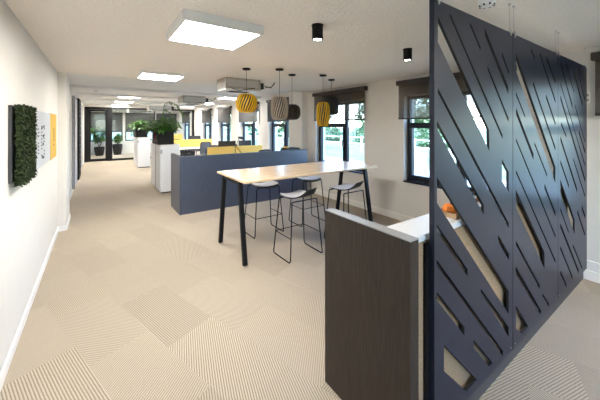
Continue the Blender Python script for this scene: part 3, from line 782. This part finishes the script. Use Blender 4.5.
t = thing('desk_lamp', 'dark jointed desk lamp leaning between the two nearest yellow screens', 'desk lamp', (3.42, 8.15, .746))
MB().lathe([(.08, 0), (.08, .015), (.02, .025), (.0001, .025)], 20).build('base', 'black', t)
MB().tube([(0, 0, .02), (.13, .02, .16), (-.03, .05, .37), (.2, .35, .60)], .011, 8).build('arm', 'black', t)
MB().tube([(.17, .33, .62), (.36, .40, .58)], [.03, .045], 12).build('lamp_head', 'chairb', t)
t = thing('drawer_unit', 'black drawer pedestal under the middle desk', 'drawers', (3.2, 13.15, 0))
MB().box(-.21, .21, -.28, .28, .02, .60).build('body', 'chairb', t, bevel=.003)
for k in range(3):
    d = MB().box(-.205, .205, -.295, -.281, .03 + k * .19, .21 + k * .19).build('drawer', 'chairb', t, bevel=.003)
    MB().box(-.06, .06, -.305, -.295, .16 + k * .19, .17 + k * .19).build('handle', 'alu', d)
t = thing('storage_box', 'black box with a yellow folder at the right end of the low partition', 'box', (4.12, 6.35, 0))
MB().box(-.2, .2, -.17, .17, 0, 1.12).build('cabinet_body', 'chairb', t, bevel=.004)
MB().box(-.19, .19, -.16, .16, 1.12, 1.16).build('lid', 'wframe', t, bevel=.004)
MB().box(-.17, -.14, -.15, .1, 1.16, 1.20).build('folder', 'yelp', t)

# ------------------------------------------------------------------ outside
struct('ground', bx(XO + .0, 160, -90, 160, -.35, -.30), 'grass')
struct('ground', MB().box(-90, XO, YF + .3, 160, -.35, -.30), 'grass')
struct('ground', MB().box(-90, XO, -90, YB - .25, -.35, -.30), 'grass')
struct('path', bx(9.5, 12.2, -60, 120, -.30, -.285), 'path')
def tree(x, y, h, r, lab, seed, trunk=True, cat='tree', g='trees outside the windows'):
    t = thing('garden_tree' if trunk else 'hedge_bush', lab, cat, (x, y, -.3), 0, g)
    R = random.Random(seed)
    m = MB()
    hh = h - r * (1.1 if trunk else .9)
    if trunk:
        m2 = MB().tube([(0, 0, 0), (.05, 0, hh * .5), (0, .05, hh)], [.09 * h / 4, .07 * h / 4, .04 * h / 4], 8)
        for k in range(6):
            a = R.uniform(0, 6.28); m2.tube([(0, 0, hh * .75), (math.cos(a) * r * .5, math.sin(a) * r * .5, hh + r * .5)], .02, 5)
        m2.build('trunk', 'bark', t)
    for k in range(2600 if r < 3 else 3200):
        v = Vector((R.gauss(0, 1), R.gauss(0, 1), R.gauss(0, 1))).normalized()
        lump = 1 + .22 * math.sin(5 * v.x + seed) * math.cos(4 * v.z + v.y * 3)
        p = v * r * lump * R.uniform(.55, 1.0) ** .6
        p.z = p.z * .95 + hh + (.2 * r if trunk else 0)
        if p.z < .05: p.z = .05
        s = r * .13
        m.leaf(p, Vector((R.uniform(-1, 1), R.uniform(-1, 1), R.uniform(-.6, .8))), s * R.uniform(.6, 1.4), s * .7, .3)
    m.build('crown', 'tree', t)
tl = [(13.5, 11.5, 3.6, 1.2, 'young tree on the lawn outside the window at the table end'), (15, 3.2, 4.2, 1.4, 'tree outside the window beside the screen post'),
      (34, 42, 8.5, 3.0, 'large tree beyond the middle windows'), (38, 24, 8, 3.6, 'broad tree far beyond the lawn'), (36, 5, 6, 2.9, 'broad tree outside behind the slotted screen'),
      (14, 21, 4.5, 1.7, 'tree outside the window behind the taupe pendant'), (13, 31, 4.6, 1.8, 'tree outside the windows behind the middle desks'), (15, 46, 5, 2.0, 'tree outside the farthest windows'),
      (52, 40, 9, 4.2, 'distant large tree on the horizon'), (3, 33, 6, 2.6, 'tree behind the far glass room'), (-3, 38, 6.5, 3.0, 'tree seen through the glass door window'), (9, 40, 6, 2.6, 'tree outside behind the far room, on the right')]
for i, (x, y, h, r, l) in enumerate(tl): tree(x, y, h, r, l, i + 1)
for i in range(10):
    tree(26 + 1.5 * math.sin(i), -6 + i * 7.0, 2.2, 1.9, 'rounded hedge bush in the row beyond the lawn', 30 + i, False, 'bush', 'hedge bushes beyond the lawn')
# post and wire fence
t = thing('garden_fence', 'low pale rail fence across the lawn', 'fence', (17.5, 0, -.3))
for k in range(30): MB().box(-.05, .05, -10 + k * 2.4 - .05, -10 + k * 2.4 + .05, 0, 1.15).build('post', 'gwhite', t)
for z in (.5, 1.0): MB().box(-.02, .02, -10, 60, z, z + .07).build('rail', 'gwhite', t)
# garden chairs
def gchair(x, y, rz, lab):
    t = thing('garden_chair', lab, 'garden chair', (x, y, -.285), rz, 'white garden chairs outside')
    MB().box(-.22, .22, -.22, .22, .42, .45).build('seat', 'gwhite', t)
    m = MB()
    for k in range(5): m.box(-.2 + k * .09, -.15 + k * .09, -.25, -.22, .45, .88)
    m.box(-.22, .22, -.25, -.22, .85, .9).build('backrest', 'gwhite', t)
    for sx in (-1, 1):
        for sy in (-1, 1): MB().beam((sx * .19, sy * .19, .42), (sx * .22, sy * .23, 0), .03, .03, (1, 0, 0)).build('leg', 'gwhite', t)
    return t
g = gchair(10.2, 6.5, 2.2, 'white slatted garden chair outside beside the screen post, nearer the path edge')
dup(g, (11.2, 5.9, -.285), -1.2, 'white slatted garden chair outside beside the screen post, farther out')

# ------------------------------------------------------------------ light
w = bpy.data.worlds.new('sky'); sc.world = w; w.use_nodes = True
nt = w.node_tree; nt.nodes.clear()
o = nt.nodes.new('ShaderNodeOutputWorld'); bg = nt.nodes.new('ShaderNodeBackground'); sk = nt.nodes.new('ShaderNodeTexSky')
sk.sky_type = 'NISHITA'; sk.sun_disc = False; sk.sun_elevation = math.radians(42); sk.sun_rotation = math.radians(-110)
sk.air_density = 1.0; sk.dust_density = .6; sk.ozone_density = 1.0
bg.inputs[1].default_value = 1.3
tn = nt.nodes.new('ShaderNodeMix'); tn.data_type = 'RGBA'; tn.blend_type = 'MULTIPLY'; tn.inputs[0].default_value = 1; tn.inputs[7].default_value = (.84, .94, 1.12, 1)
nt.links.new(sk.outputs[0], tn.inputs[6]); nt.links.new(tn.outputs[2], bg.inputs[0]); nt.links.new(bg.outputs[0], o.inputs[0])
sun = bpy.data.lights.new('sun', 'SUN'); sun.energy = 1.8; sun.angle = .01; sun.color = (1, .96, .9)
so = bpy.data.objects.new('sun', sun); COL.objects.link(so); so.rotation_euler = Vector((.45, -.35, -.75)).to_track_quat('-Z', 'Y').to_euler()
for i, (a, b, _) in enumerate(W):
    l = bpy.data.lights.new('window_portal', 'AREA'); l.shape = 'RECTANGLE'; l.size = a - b; l.size_y = ZH - ZS
    l.cycles.is_portal = True
    lo = bpy.data.objects.new('window_portal', l); COL.objects.link(lo)
    lo.location = (XO + .02, (a + b) / 2, (ZS + ZH) / 2); lo.rotation_euler = Vector((-1, 0, 0)).to_track_quat('-Z', 'Y').to_euler()
    l.size, l.size_y = a - b, ZH - ZS

# ------------------------------------------------------------------ camera
cam = bpy.data.cameras.new('camera'); co = bpy.data.objects.new('camera', cam); COL.objects.link(co); sc.camera = co
cam.sensor_width = 36; cam.lens = 36 * f_ / 600; cam.clip_start = .02; cam.clip_end = 500
co.location = (0, 0, Hc); co.rotation_euler = (PI / 2, 0, -yaw)
cam.shift_y = -(200 - cy_) / 600
sc.view_settings.view_transform = 'Standard'; sc.view_settings.look = 'None'; sc.view_settings.gamma = 1
sc.view_settings.use_curve_mapping = False; sc.view_settings.exposure = 1.12
sc.cycles.use_denoising = True
sc.cycles.max_bounces = 10; sc.cycles.diffuse_bounces = 6; sc.cycles.transparent_max_bounces = 24
sc.cycles.sample_clamp_indirect = 8
